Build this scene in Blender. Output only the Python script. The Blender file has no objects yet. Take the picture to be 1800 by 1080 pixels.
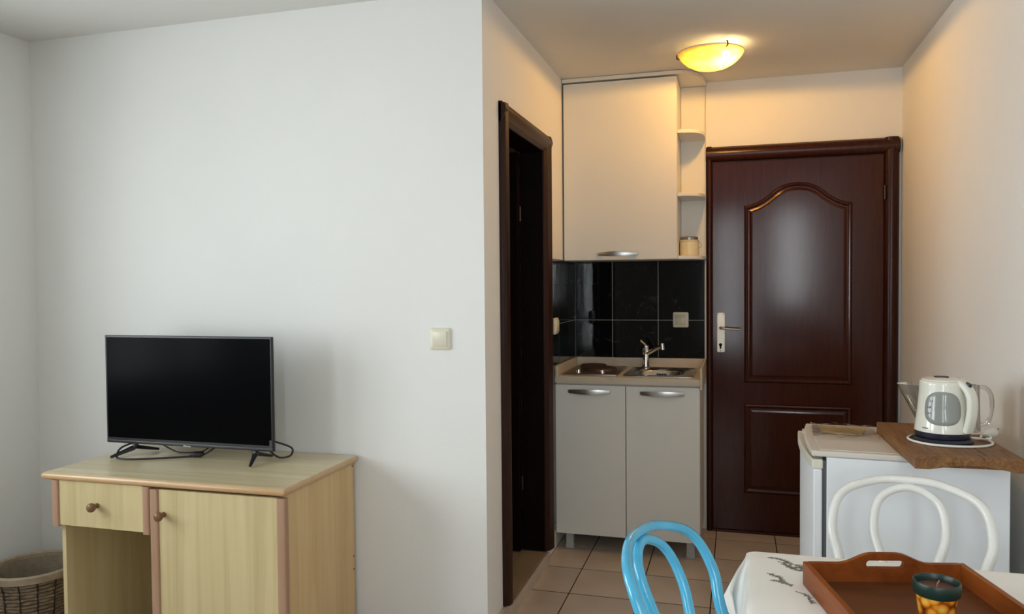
import bpy, bmesh, math, random
from mathutils import Vector, Matrix
random.seed(7)
PI = math.pi
S = bpy.context.scene
COL = S.collection

# ------------------------------------------------------------------ camera
cd = bpy.data.cameras.new('camera'); cam = bpy.data.objects.new('camera', cd); COL.objects.link(cam)
F = 1363.02
cd.sensor_width = 36.0; cd.sensor_fit = 'HORIZONTAL'; cd.lens = F / 1800 * 36.0
cd.clip_start = 0.02; cd.clip_end = 200
yaw, pit, rol = 0.28185531, 0.03003354, -0.00888471
def cam_rows():
    c, s = math.cos, math.sin
    B = Matrix(((1, 0, 0), (0, 0, -1), (0, 1, 0)))
    Rz = Matrix(((c(yaw), s(yaw), 0), (-s(yaw), c(yaw), 0), (0, 0, 1)))
    Rx = Matrix(((1, 0, 0), (0, c(pit), -s(pit)), (0, s(pit), c(pit))))
    Rr = Matrix(((c(rol), -s(rol), 0), (s(rol), c(rol), 0), (0, 0, 1)))
    return Rr @ Rx @ B @ Rz
Mw = cam_rows()
r, d, fw = Mw[0], Mw[1], Mw[2]
cam.matrix_world = Matrix(((r[0], -d[0], -fw[0], 0), (r[1], -d[1], -fw[1], 0), (r[2], -d[2], -fw[2], 1.35), (0, 0, 0, 1)))
S.camera = cam

# ------------------------------------------------------------------ exposure, world, daylight
S.view_settings.view_transform = 'Standard'; S.view_settings.look = 'None'
S.view_settings.exposure = 0.13; S.view_settings.gamma = 1.0
S.view_settings.use_curve_mapping = False
w = bpy.data.worlds.new('overcast_sky'); S.world = w; w.use_nodes = True
w.node_tree.nodes['Background'].inputs[0].default_value = (0.80, 0.90, 1.0, 1)
w.node_tree.nodes['Background'].inputs[1].default_value = 1.0

def area_light(name, loc, rot, sx, sy, power, color):
    l = bpy.data.lights.new(name, 'AREA'); l.shape = 'RECTANGLE'; l.size = sx; l.size_y = sy
    l.energy = power; l.color = color
    o = bpy.data.objects.new(name, l); COL.objects.link(o); o.location = loc; o.rotation_euler = rot
    return o
# daylight entering through the left window, a second one added for fill, and the two tall narrow windows behind the camera
area_light('daylight_left_window', (-3.16, 1.32, 1.42), (0, -PI/2, 0), 1.1, 1.05, 36, (0.90, 0.97, 1.0))
area_light('fill_light_left_added', (-3.16, -0.22, 1.42), (0, -PI/2, 0), 1.1, 1.05, 50, (0.91, 0.97, 1.0))  # added light that brightens the right wall and fridge
area_light('daylight_rear_window', (0.61, -1.14, 1.65), (PI/2, 0, 0), 0.24, 1.1, 14, (0.93, 0.97, 1.0))
area_light('daylight_second_rear_window', (-0.09, -1.14, 1.36), (PI/2, 0, 0), 0.30, 1.6, 15, (0.93, 0.97, 1.0))

# ------------------------------------------------------------------ materials
MATS = {}
def newmat(name):
    m = bpy.data.materials.new(name); m.use_nodes = True
    nt = m.node_tree; b = nt.nodes['Principled BSDF']
    MATS[name] = m
    return m, nt, b
def N(nt, t, **kw):
    n = nt.nodes.new(t)
    for k, v in kw.items(): setattr(n, k, v)
    return n
def coords(nt, scale=(1, 1, 1), rot=(0, 0, 0)):
    tc = N(nt, 'ShaderNodeTexCoord'); mp = N(nt, 'ShaderNodeMapping')
    mp.inputs['Scale'].default_value = scale; mp.inputs['Rotation'].default_value = rot
    nt.links.new(tc.outputs['Object'], mp.inputs['Vector'])
    return mp.outputs['Vector']
def noise(nt, vec, scale, detail=3, rough=0.5, dist=0.0):
    n = N(nt, 'ShaderNodeTexNoise'); n.inputs['Scale'].default_value = scale
    n.inputs['Detail'].default_value = detail; n.inputs['Roughness'].default_value = rough
    n.inputs['Distortion'].default_value = dist
    nt.links.new(vec, n.inputs['Vector']); return n.outputs['Fac']
def ramp(nt, fac, stops):
    r_ = N(nt, 'ShaderNodeValToRGB'); e = r_.color_ramp.elements
    e[0].position, e[0].color = stops[0][0], (*stops[0][1], 1)
    e[1].position, e[1].color = stops[-1][0], (*stops[-1][1], 1)
    for p, c in stops[1:-1]:
        x = e.new(p); x.color = (*c, 1)
    nt.links.new(fac, r_.inputs['Fac']); return r_.outputs['Color']
def bump(nt, b, h, strength, dist=0.01):
    n = N(nt, 'ShaderNodeBump'); n.inputs['Strength'].default_value = strength; n.inputs['Distance'].default_value = dist
    nt.links.new(h, n.inputs['Height']); nt.links.new(n.outputs['Normal'], b.inputs['Normal'])
def plain(name, col, rough=0.5, metal=0.0, spec=0.5, var=0.06, vscale=6, bmp=None, coat=0.0, stretch=(1, 1, 1)):
    m, nt, b = newmat(name)
    v = coords(nt, stretch)
    f = noise(nt, v, vscale, 4)
    lo = tuple(max(0, c * (1 - var)) for c in col); hi = tuple(min(1, c * (1 + var)) for c in col)
    nt.links.new(ramp(nt, f, [(0.3, lo), (0.7, hi)]), b.inputs['Base Color'])
    b.inputs['Roughness'].default_value = rough; b.inputs['Metallic'].default_value = metal
    b.inputs['Specular IOR Level'].default_value = spec; b.inputs['Coat Weight'].default_value = coat
    if bmp: bump(nt, b, noise(nt, v, bmp[0], 3), bmp[1], bmp[2] if len(bmp) > 2 else 0.01)
    return m
def wood(name, stops, rough, stretch=(14, 14, 0.9), scale=2.2, bstr=0.05, spec=0.5, dist=1.2, coat=0.0, detail=6, bdetail=5, bmul=3):
    m, nt, b = newmat(name)
    v = coords(nt, stretch)
    f = noise(nt, v, scale, detail, 0.6, dist)
    nt.links.new(ramp(nt, f, stops), b.inputs['Base Color'])
    b.inputs['Roughness'].default_value = rough; b.inputs['Specular IOR Level'].default_value = spec
    b.inputs['Coat Weight'].default_value = coat
    if bstr: bump(nt, b, noise(nt, coords(nt, tuple(bmul * s for s in stretch)), scale, bdetail, 0.7, dist), bstr, 0.004)
    return m
def seethrough(name, tint, gloss=0.12, rough=0.05, gcol=(1, 1, 1)):
    m = bpy.data.materials.new(name); m.use_nodes = True; nt = m.node_tree
    nt.nodes.remove(nt.nodes['Principled BSDF']); out = nt.nodes['Material Output']
    t = N(nt, 'ShaderNodeBsdfTransparent'); t.inputs[0].default_value = (*tint, 1)
    g = N(nt, 'ShaderNodeBsdfGlossy'); g.inputs['Roughness'].default_value = rough; g.inputs[0].default_value = (*gcol, 1)
    lw = N(nt, 'ShaderNodeLayerWeight'); lw.inputs[0].default_value = 0.35
    mr = N(nt, 'ShaderNodeMapRange'); mr.inputs['To Min'].default_value = gloss * 0.4; mr.inputs['To Max'].default_value = min(1, gloss * 4)
    nt.links.new(lw.outputs['Fresnel'], mr.inputs['Value'])
    mx = N(nt, 'ShaderNodeMixShader'); nt.links.new(mr.outputs[0], mx.inputs[0])
    nt.links.new(t.outputs[0], mx.inputs[1]); nt.links.new(g.outputs[0], mx.inputs[2]); nt.links.new(mx.outputs[0], out.inputs[0])
    MATS[name] = m; return m

plain('plaster', (0.84, 0.835, 0.81), 0.85, spec=0.25, var=0.02, vscale=1.4, bmp=(60, 0.12, 0.004))
plain('rear_wall_darkened', (0.13, 0.115, 0.105), 0.85, spec=0.2, var=0.03, vscale=1.4, bmp=(60, 0.12, 0.004))  # unseen rear wall, darkened in colour to cut bounce and reflections
plain('ceiling_paint', (0.74, 0.73, 0.70), 0.9, spec=0.2, var=0.02, vscale=1.2, bmp=(40, 0.08, 0.004))
plain('grout_dark', (0.030, 0.018, 0.013), 0.9, spec=0.2)
plain('grout_light', (0.42, 0.41, 0.38), 0.9, spec=0.2)
plain('floor_tile', (0.50, 0.415, 0.335), 0.32, spec=0.45, var=0.13, vscale=3.2, bmp=(6, 0.05, 0.01))
plain('shaded_floor_tile', (0.26, 0.19, 0.12), 0.35, var=0.12, vscale=5)  # darker tile: the dim bathroom's shade painted into the colour
plain('skirting_tile', (0.52, 0.44, 0.36), 0.35, var=0.08, vscale=5)
plain('stone_beige', (0.36, 0.31, 0.24), 0.5, var=0.12, vscale=60)
wood('mahogany', [(0.25, (0.028, 0.0042, 0.0018)), (0.55, (0.042, 0.0065, 0.0026)), (0.8, (0.060, 0.010, 0.004))], 0.15, (30, 30, 1.6), 2.4, 0.014, 0.34, 1.6, bdetail=1, bmul=1.5)
wood('mahogany_frame', [(0.3, (0.030, 0.0055, 0.003)), (0.7, (0.046, 0.010, 0.005))], 0.26, (20, 20, 2.0), 2.0, 0.08, 0.30)
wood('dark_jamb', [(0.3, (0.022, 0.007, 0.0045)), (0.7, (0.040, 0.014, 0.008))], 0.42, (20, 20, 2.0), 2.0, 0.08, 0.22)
wood('doorway_shade_wood', [(0.3, (0.004, 0.0018, 0.0014)), (0.7, (0.007, 0.003, 0.002))], 0.55, (20, 20, 2.0), 2.0, 0.05, 0.08)  # near-black colour stands in for the unlit doorway, on leaf and lining
wood('beech', [(0.2, (0.44, 0.34, 0.165)), (0.5, (0.60, 0.485, 0.26)), (0.8, (0.68, 0.575, 0.34))], 0.42, (9, 9, 0.35), 2.0, 0.03, 0.4, 0.8)
wood('beech_warm_lit', [(0.2, (0.56, 0.36, 0.155)), (0.5, (0.68, 0.47, 0.23)), (0.8, (0.76, 0.57, 0.31))], 0.42, (9, 9, 0.35), 2.0, 0.03, 0.4, 0.8)  # warmer copy of beech, with reflected warm light painted into the side panel
wood('beech_top', [(0.2, (0.50, 0.40, 0.235)), (0.5, (0.61, 0.51, 0.32)), (0.8, (0.69, 0.60, 0.41))], 0.24, (0.35, 9, 9), 2.0, 0.03, 0.5, 0.8)
wood('beech_edge', [(0.3, (0.52, 0.32, 0.155)), (0.7, (0.62, 0.40, 0.21))], 0.28, (0.5, 9, 9), 2.0, 0.02)
wood('pink_strip', [(0.3, (0.36, 0.205, 0.125)), (0.7, (0.45, 0.27, 0.175))], 0.5, (9, 9, 0.5), 2.0, 0.02)
wood('knob_wood', [(0.3, (0.15, 0.070, 0.028)), (0.7, (0.23, 0.11, 0.045))], 0.38, (40, 40, 8), 2.0, 0.05)
plain('screw_brown', (0.25, 0.13, 0.05), 0.5)
plain('cabinet_white', (0.78, 0.77, 0.72), 0.38, spec=0.4, var=0.015, vscale=2)
plain('cabinet_edge', (0.62, 0.61, 0.57), 0.45, spec=0.4, var=0.02)
wood('worktop', [(0.3, (0.52, 0.44, 0.33)), (0.7, (0.64, 0.56, 0.44))], 0.40, (2, 14, 14), 3, 0.02)
plain('brushed_steel', (0.48, 0.46, 0.43), 0.28, metal=1.0, var=0.1, vscale=30, stretch=(1, 40, 1))
plain('satin_metal', (0.58, 0.57, 0.55), 0.32, metal=1.0, var=0.05, vscale=20)
plain('chrome', (0.82, 0.82, 0.82), 0.07, metal=1.0, var=0.01)
plain('nickel_plate', (0.82, 0.79, 0.68), 0.35, metal=0.25, var=0.05, vscale=30)
plain('cast_iron', (0.045, 0.028, 0.022), 0.45, var=0.2, vscale=40, bmp=(60, 0.1, 0.003))
plain('hob_enamel', (0.16, 0.115, 0.09), 0.28, metal=0.6, var=0.1, vscale=10)
plain('black_hole', (0.004, 0.004, 0.004), 0.9, spec=0.1)
plain('leg_grey', (0.42, 0.42, 0.40), 0.45, var=0.04)
plain('switch_cream', (0.76, 0.72, 0.58), 0.35, var=0.02)
plain('switch_cream_dark', (0.62, 0.56, 0.42), 0.35, var=0.02)
plain('tv_plastic', (0.010, 0.010, 0.011), 0.35, var=0.1, vscale=50)
plain('tv_screen', (0.0025, 0.0025, 0.003), 0.2, spec=0.02, var=0.0)
plain('tv_strip', (0.05, 0.05, 0.055), 0.25, var=0.05)
plain('tv_logo', (0.75, 0.75, 0.75), 0.3, metal=0.4, var=0.01)
plain('black_cable', (0.012, 0.010, 0.010), 0.5, var=0.1)
plain('fridge_white', (0.82, 0.85, 0.88), 0.36, spec=0.45, var=0.02, vscale=8, bmp=(220, 0.04, 0.002))
plain('fridge_top', (0.66, 0.62, 0.56), 0.40, var=0.04, vscale=5)
plain('fridge_trim', (0.70, 0.68, 0.58), 0.4, var=0.03)
plain('gasket', (0.10, 0.105, 0.11), 0.7, var=0.1)
wood('board_wood', [(0.25, (0.085, 0.034, 0.011)), (0.5, (0.20, 0.090, 0.030)), (0.75, (0.30, 0.150, 0.055))], 0.5, (26, 1.6, 26), 2.4, 0.1, 0.3, 1.8)
plain('kettle_white', (0.80, 0.79, 0.70), 0.16, spec=0.5, var=0.01, coat=0.3)
plain('kettle_window', (0.30, 0.31, 0.29), 0.14, spec=0.5, var=0.03)
plain('kettle_base', (0.012, 0.014, 0.028), 0.35, var=0.1)
plain('print_dark', (0.05, 0.05, 0.05), 0.6, var=0.0)
plain('white_cord', (0.76, 0.75, 0.69), 0.45, var=0.02)
seethrough('clear_plastic', (0.90, 0.89, 0.87), 0.16)
seethrough('smoke_plastic', (0.36, 0.33, 0.29), 0.2, 0.08)
seethrough('bag_plastic', (0.88, 0.86, 0.88), 0.14, 0.2)
seethrough('window_glass', (0.97, 0.98, 0.98), 0.06, 0.0)
plain('bag_paper', (0.62, 0.53, 0.28), 0.7, var=0.25, vscale=10)
plain('bag_card', (0.36, 0.32, 0.26), 0.7, var=0.2, vscale=60)
plain('blue_paint', (0.070, 0.42, 0.66), 0.22, spec=0.5, var=0.08, vscale=14, coat=0.5, bmp=(30, 0.06, 0.004))
plain('white_paint', (0.80, 0.80, 0.76), 0.32, spec=0.5, var=0.03, vscale=20, coat=0.2, bmp=(30, 0.05, 0.004))
plain('chip', (0.22, 0.20, 0.17), 0.7, var=0.2)
plain('table_leg', (0.30, 0.17, 0.08), 0.45, var=0.1)
plain('cloth', (0.86, 0.84, 0.79), 0.85, spec=0.2, var=0.03, vscale=5, bmp=(500, 0.15, 0.002))
plain('thread', (0.17, 0.165, 0.14), 0.8, var=0.2, vscale=60)
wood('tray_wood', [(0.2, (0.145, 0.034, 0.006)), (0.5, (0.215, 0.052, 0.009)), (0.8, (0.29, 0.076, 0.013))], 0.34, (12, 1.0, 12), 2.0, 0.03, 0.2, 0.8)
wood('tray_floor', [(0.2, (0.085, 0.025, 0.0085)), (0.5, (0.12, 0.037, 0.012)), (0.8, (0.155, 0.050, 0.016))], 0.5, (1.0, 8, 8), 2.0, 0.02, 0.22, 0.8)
plain('candle_green', (0.008, 0.028, 0.020), 0.38, var=0.1, vscale=30)
plain('candle_wax', (0.13, 0.045, 0.03), 0.5, var=0.1, vscale=30)
plain('wick', (0.45, 0.22, 0.12), 0.8, var=0.1)
plain('jar_cream', (0.74, 0.68, 0.46), 0.3, var=0.02)
plain('jar_lid', (0.34, 0.31, 0.26), 0.3, metal=0.8, var=0.05)
plain('jar_red', (0.10, 0.010, 0.008), 0.5, var=0.1)
plain('wicker', (0.24, 0.175, 0.115), 0.7, spec=0.25, var=0.3, vscale=45)
plain('wicker_band', (0.36, 0.28, 0.20), 0.7, spec=0.25, var=0.15, vscale=30)
plain('wicker_liner', (0.26, 0.21, 0.15), 0.8, spec=0.2, var=0.15, vscale=25)
plain('wicker_tie', (0.018, 0.014, 0.010), 0.8, var=0.1)
plain('bath_wall', (0.30, 0.28, 0.26), 0.6, var=0.05)
plain('lamp_metal', (0.06, 0.045, 0.025), 0.35, metal=0.7, var=0.05)
plain('lamp_base', (0.75, 0.72, 0.64), 0.5, var=0.02)
plain('window_frame_white', (0.78, 0.78, 0.76), 0.35, var=0.01)

def black_tile():
    m, nt, b = newmat('black_tile')
    v = coords(nt, (1, 1, 1))
    f = noise(nt, v, 9, 6, 0.65, 2.5)
    nt.links.new(ramp(nt, f, [(0.50, (0.0035, 0.0040, 0.0045)), (0.62, (0.007, 0.0075, 0.008)), (0.70, (0.030, 0.030, 0.028))]), b.inputs['Base Color'])
    b.inputs['Roughness'].default_value = 0.07; b.inputs['Specular IOR Level'].default_value = 0.42
    bump(nt, b, noise(nt, coords(nt, (6, 6, 1.2)), 4, 3), 0.06, 0.004)
black_tile()
def candle_print():
    m, nt, b = newmat('candle_print')
    v = coords(nt, (1, 1, 1.0))
    vo = N(nt, 'ShaderNodeTexVoronoi'); vo.inputs['Scale'].default_value = 62
    nt.links.new(v, vo.inputs['Vector'])
    nt.links.new(ramp(nt, vo.outputs['Distance'], [(0.12, (0.85, 0.52, 0.10)), (0.45, (0.80, 0.30, 0.02)), (0.62, (0.42, 0.10, 0.006)), (0.85, (0.10, 0.018, 0.004))]), b.inputs['Base Color'])
    b.inputs['Roughness'].default_value = 0.15; b.inputs['Coat Weight'].default_value = 0.5
candle_print()
def lamp_glass():
    m = bpy.data.materials.new('lamp_glass'); m.use_nodes = True; nt = m.node_tree
    nt.nodes.remove(nt.nodes['Principled BSDF']); out = nt.nodes['Material Output']
    f = noise(nt, coords(nt, (1, 1, 1)), 14, 4, 0.6, 2.0)
    tr = N(nt, 'ShaderNodeBsdfTranslucent'); nt.links.new(ramp(nt, f, [(0.35, (0.46, 0.215, 0.022)), (0.65, (0.66, 0.385, 0.07))]), tr.inputs[0])
    tp = N(nt, 'ShaderNodeBsdfTransparent'); tp.inputs[0].default_value = (1.0, 0.80, 0.45, 1)
    gl = N(nt, 'ShaderNodeBsdfGlossy'); gl.inputs['Roughness'].default_value = 0.15
    em = N(nt, 'ShaderNodeEmission'); em.inputs[0].default_value = (1.0, 0.55, 0.10, 1); em.inputs[1].default_value = 0.10
    m1 = N(nt, 'ShaderNodeMixShader'); m1.inputs[0].default_value = 0.40
    nt.links.new(tr.outputs[0], m1.inputs[1]); nt.links.new(tp.outputs[0], m1.inputs[2])
    m2 = N(nt, 'ShaderNodeMixShader'); m2.inputs[0].default_value = 0.04
    nt.links.new(m1.outputs[0], m2.inputs[1]); nt.links.new(gl.outputs[0], m2.inputs[2])
    ad = N(nt, 'ShaderNodeAddShader'); nt.links.new(m2.outputs[0], ad.inputs[0]); nt.links.new(em.outputs[0], ad.inputs[1])
    nt.links.new(ad.outputs[0], out.inputs[0]); MATS['lamp_glass'] = m
lamp_glass()
def bulb_mat():
    m = bpy.data.materials.new('bulb_glow'); m.use_nodes = True; nt = m.node_tree
    nt.nodes.remove(nt.nodes['Principled BSDF']); out = nt.nodes['Material Output']
    em = N(nt, 'ShaderNodeEmission'); em.inputs[0].default_value = (1.0, 0.70, 0.32, 1); em.inputs[1].default_value = 25
    nt.links.new(em.outputs[0], out.inputs[0]); MATS['bulb_glow'] = m
bulb_mat()

# ------------------------------------------------------------------ mesh helpers
class MB:
    def __init__(s): s.v = []; s.f = []
    def add(s, vs, fs):
        o = len(s.v); s.v += [tuple(p) for p in vs]; s.f += [tuple(i + o for i in q) for q in fs]; return s
    def box(s, x0, x1, y0, y1, z0, z1):
        vs = [(x, y, z) for z in (z0, z1) for y in (y0, y1) for x in (x0, x1)]
        return s.add(vs, [(0, 2, 3, 1), (4, 5, 7, 6), (0, 1, 5, 4), (2, 6, 7, 3), (0, 4, 6, 2), (1, 3, 7, 5)])
    def prism(s, poly, a0, a1, axis='z'):
        n = len(poly)
        def P(u, v, a): return {'z': (u, v, a), 'y': (u, a, v), 'x': (a, u, v)}[axis]
        vs = [P(u, v, a0) for u, v in poly] + [P(u, v, a1) for u, v in poly]
        fs = [tuple(range(n))[::-1], tuple(range(n, 2 * n))] + [(i, (i + 1) % n, n + (i + 1) % n, n + i) for i in range(n)]
        return s.add(vs, fs)
    def lathe(s, prof, seg=32, c=(0, 0, 0), close=False, sx=1.0, sy=1.0):
        vs = []; fs = []; n = len(prof)
        for k in range(seg):
            a = 2 * PI * k / seg
            for r_, z in prof: vs.append((c[0] + r_ * math.cos(a) * sx, c[1] + r_ * math.sin(a) * sy, c[2] + z))
        for k in range(seg):
            k2 = (k + 1) % seg
            for i in range(n - 1): fs.append((k * n + i, k2 * n + i, k2 * n + i + 1, k * n + i + 1))
            if close: fs.append((k * n + n - 1, k2 * n + n - 1, k2 * n, k * n))
        s.add(vs, fs)
        return s
    def tube(s, pts, rad, seg=8, cap=True, closed=False, flat=None):
        pts = [Vector(p) for p in pts]; n = len(pts)
        if not hasattr(rad, '__len__'): rad = [rad] * n
        T = []
        for i in range(n):
            a = pts[(i - 1) % n] if (closed or i > 0) else pts[i]; b = pts[(i + 1) % n] if (closed or i < n - 1) else pts[i]
            t = (b - a); T.append(t.normalized() if t.length > 1e-9 else Vector((0, 0, 1)))
        up = Vector((0, 0, 1)) if abs(T[0].z) < 0.9 else Vector((1, 0, 0))
        nrm = (up - T[0] * up.dot(T[0])).normalized()
        vs = []; fs = []
        for i in range(n):
            nrm = (nrm - T[i] * nrm.dot(T[i])).normalized(); bi = T[i].cross(nrm)
            for k in range(seg):
                a = 2 * PI * k / seg
                e = (1, 1) if flat is None else flat
                vs.append(pts[i] + (nrm * math.cos(a) * e[0] + bi * math.sin(a) * e[1]) * rad[i])
        m = n if closed else n - 1
        for i in range(m):
            j = (i + 1) % n
            for k in range(seg):
                k2 = (k + 1) % seg; fs.append((i * seg + k, i * seg + k2, j * seg + k2, j * seg + k))
        if cap and not closed:
            fs.append(tuple(range(seg))[::-1]); fs.append(tuple(range((n - 1) * seg, n * seg)))
        return s.add(vs, fs)
    def grid(s, rows):
        n = len(rows[0]); vs = [p for r_ in rows for p in r_]
        fs = [(i * n + j, i * n + j + 1, (i + 1) * n + j + 1, (i + 1) * n + j) for i in range(len(rows) - 1) for j in range(n - 1)]
        return s.add(vs, fs)
    def rings(s, loops, cap0=False, cap1=False):
        n = len(loops[0]); vs = [p for l in loops for p in l]; fs = []
        for i in range(len(loops) - 1):
            for j in range(n):
                k = (j + 1) % n; fs.append((i * n + j, i * n + k, (i + 1) * n + k, (i + 1) * n + j))
        if cap0: fs.append(tuple(range(n))[::-1])
        if cap1: fs.append(tuple(range((len(loops) - 1) * n, len(loops) * n)))
        return s.add(vs, fs)
    def mesh(s, name, mat, bevel=0, bseg=2, smooth=True, angle=35):
        me = bpy.data.meshes.new(name); me.from_pydata(s.v, [], s.f)
        bm = bmesh.new(); bm.from_mesh(me)
        bmesh.ops.remove_doubles(bm, verts=bm.verts, dist=1e-6)
        bmesh.ops.recalc_face_normals(bm, faces=bm.faces)
        if bevel:
            es = [e for e in bm.edges if len(e.link_faces) == 2 and e.calc_face_angle(0) > math.radians(30)]
            bmesh.ops.bevel(bm, geom=es, offset=bevel, segments=bseg, profile=0.5, affect='EDGES', clamp_overlap=True)
        bm.to_mesh(me); bm.free()
        if smooth:
            for p in me.polygons: p.use_smooth = True
            me.set_sharp_from_angle(angle=math.radians(min(angle, 18) if bevel else angle))
        me.materials.append(MATS[mat]); return me
    def build(s, name, mat, parent=None, bevel=0, bseg=2, smooth=True, angle=35, label=None):
        return link(name, s.mesh(name, mat, bevel, bseg, smooth, angle), parent, label)
def link(name, me, parent=None, label=None):
    o = bpy.data.objects.new(name, me); COL.objects.link(o)
    if parent: o.parent = parent
    if label: o['label'] = label
    return o
def thing(name, label, cat, loc=(0, 0, 0), rz=0.0, group=None):
    o = bpy.data.objects.new(name, None); COL.objects.link(o); o.location = loc; o.rotation_euler = (0, 0, rz)
    o.empty_display_size = 0.1
    o['label'] = label; o['category'] = cat
    if group: o['group'] = group
    return o
def tag(o, label, cat, group=None):
    o['label'] = label; o['category'] = cat
    if group: o['group'] = group
    return o
def struct(o): o['kind'] = 'structure'; return o
def B(name, mat, parent, x0, x1, y0, y1, z0, z1, bevel=0, bseg=2, label=None):
    return MB().box(x0, x1, y0, y1, z0, z1).build(name, mat, parent, bevel, bseg, label=label)
def crom(P, n=8, closed=False):
    P = [Vector(p) for p in P]; o = []
    if closed: Q = [P[-1]] + P + [P[0], P[1]]
    else: Q = [2 * P[0] - P[1]] + P + [2 * P[-1] - P[-2]]
    for i in range(1, len(Q) - 2):
        a, b, c, e = Q[i - 1:i + 3]
        for k in range(n):
            t = k / n
            o.append(0.5 * (2 * b + (c - a) * t + (2 * a - 5 * b + 4 * c - e) * t * t + (3 * b - a - 3 * c + e) * t ** 3))
    if not closed: o.append(P[-1])
    return o
def rrect(x0, x1, y0, y1, r_, n=6):
    out = []
    for cx, cy, a0 in ((x1 - r_, y1 - r_, 0), (x0 + r_, y1 - r_, PI / 2), (x0 + r_, y0 + r_, PI), (x1 - r_, y0 + r_, 1.5 * PI)):
        for k in range(n + 1):
            a = a0 + PI / 2 * k / n; out.append((cx + r_ * math.cos(a), cy + r_ * math.sin(a)))
    return out
def text_mesh(name, s, size, mat, parent, mtx, ext=0.0003):
    c = bpy.data.curves.new(name, 'FONT'); c.body = s; c.size = size; c.extrude = ext; c.align_x = 'CENTER'; c.align_y = 'CENTER'
    t = bpy.data.objects.new(name + '_tmp', c); COL.objects.link(t)
    me = bpy.data.meshes.new_from_object(t.evaluated_get(bpy.context.evaluated_depsgraph_get()))
    bpy.data.objects.remove(t); me.transform(mtx); me.materials.clear(); me.materials.append(MATS[mat]); me.name = name
    return link(name, me, parent)
FACE_FRONT = Matrix.Rotation(PI / 2, 4, 'X')      # text facing -Y

# ------------------------------------------------------------------ room shell
XL, XR, YB, YT, XW, YR, H = -0.886, 0.802, 4.33, 2.70, -2.968, -0.95, 2.423
P = 0.2985; TX0, TY0 = -0.701, 3.571
struct(MB().box(XW - 0.15, XR + 0.15, YR - 0.15, YB + 0.15, -0.12, -0.0016).build('floor', 'grout_dark', smooth=False))
floor = bpy.data.objects['floor']
tile_cache = {}
def tile_mesh(wx, wy):
    k = (round(wx, 3), round(wy, 3))
    if k not in tile_cache:
        tile_cache[k] = MB().box(-wx / 2, wx / 2, -wy / 2, wy / 2, -0.008, 0).mesh('tile', 'floor_tile', 0, smooth=False)
    return tile_cache[k]
def cuts(lo, hi, p0):
    k = math.ceil((lo - p0) / P - 1e-6); c = [lo]
    while p0 + k * P < hi - 0.004:
        if p0 + k * P > lo + 0.004: c.append(p0 + k * P)
        k += 1
    return c + [hi]
cx, cy = cuts(XL, XR, TX0), cuts(0.88, YB, TY0)
for i in range(len(cx) - 1):
    for j in range(len(cy) - 1):
        o = link('tile', tile_mesh(cx[i + 1] - cx[i] - 0.0052, cy[j + 1] - cy[j] - 0.0080), floor)
        o.location = ((cx[i] + cx[i + 1]) / 2, (cy[j] + cy[j + 1]) / 2, random.uniform(-0.0003, 0.0003))
fm = MB()
for (a0, a1, b0, b1) in ((XL, XR, YR, 0.88), (XW, XL, YR, YT)):
    cx2, cy2 = cuts(a0, a1, TX0), cuts(b0, b1, TY0)
    for i in range(len(cx2) - 1):
        for j in range(len(cy2) - 1):
            fm.box(cx2[i] + 0.0022, cx2[i + 1] - 0.0022, cy2[j] + 0.0022, cy2[j + 1] - 0.0022, -0.008, 0)
o = fm.build('tile_field', 'floor_tile', floor, smooth=False); o['kind'] = 'stuff'

struct(MB().box(XW - 0.15, XR + 0.15, YR - 0.15, YB + 0.15, H, H + 0.12).build('ceiling', 'ceiling_paint', smooth=False))
struct(MB().box(XW - 0.15, XR + 0.15, YB, YB + 0.15, 0, H).build('wall_back', 'plaster', smooth=False))
struct(MB().box(XR, XR + 0.15, YR - 0.15, YB, 0, H).build('wall_right', 'plaster', smooth=False))
struct(MB().box(XW, XL - 0.11, YT, YT + 0.11, 0, H).build('wall_television', 'plaster', smooth=False))
# hall wall with the doorway to the dark room
DY0, DY1, DZ = 2.965, 3.625, 1.995
m = MB().box(XL - 0.11, XL, YT, DY0, 0, H).box(XL - 0.11, XL, DY1, YB, 0, H).box(XL - 0.11, XL, DY0, DY1, DZ, H)
struct(m.build('wall_hall_left', 'plaster', smooth=False))
# left wall with window opening and a second, added one
x0, x1 = XW - 0.15, XW
m = MB().box(x0, x1, YR - 0.15, -0.80, 0, H).box(x0, x1, 0.35, 0.75, 0, H).box(x0, x1, 1.90, YB, 0, H)
for wy0, wy1 in ((-0.80, 0.35), (0.75, 1.90)): m.box(x0, x1, wy0, wy1, 2.02, H).box(x0, x1, wy0, wy1, 0, 0.80)
struct(m.build('wall_left', 'plaster', smooth=False))
m = MB()
for a, b in ((XW, -0.28), (0.10, 0.44), (0.78, XR)): m.box(a, b, YR - 0.15, YR, 0, H)
for a, b, z in ((-0.28, 0.10, 0.5), (0.44, 0.78, 1.05)): m.box(a, b, YR - 0.15, YR, 0, z).box(a, b, YR - 0.15, YR, 2.25, H)
struct(m.build('wall_rear', 'rear_wall_darkened', smooth=False))
# bathroom shell behind the doorway
struct(MB().box(XW, XL - 0.11, YT + 0.112, YB, 0.0, 0.042).build('floor_bathroom', 'grout_dark', smooth=False))
fb = bpy.data.objects['floor_bathroom']
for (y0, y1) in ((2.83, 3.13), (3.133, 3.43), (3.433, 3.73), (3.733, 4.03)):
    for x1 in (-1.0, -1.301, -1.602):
        B('tile', 'shaded_floor_tile', fb, x1 - 0.298, x1, y0, y1 - 0.003, 0.042, 0.052, 0.001, 1)
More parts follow.
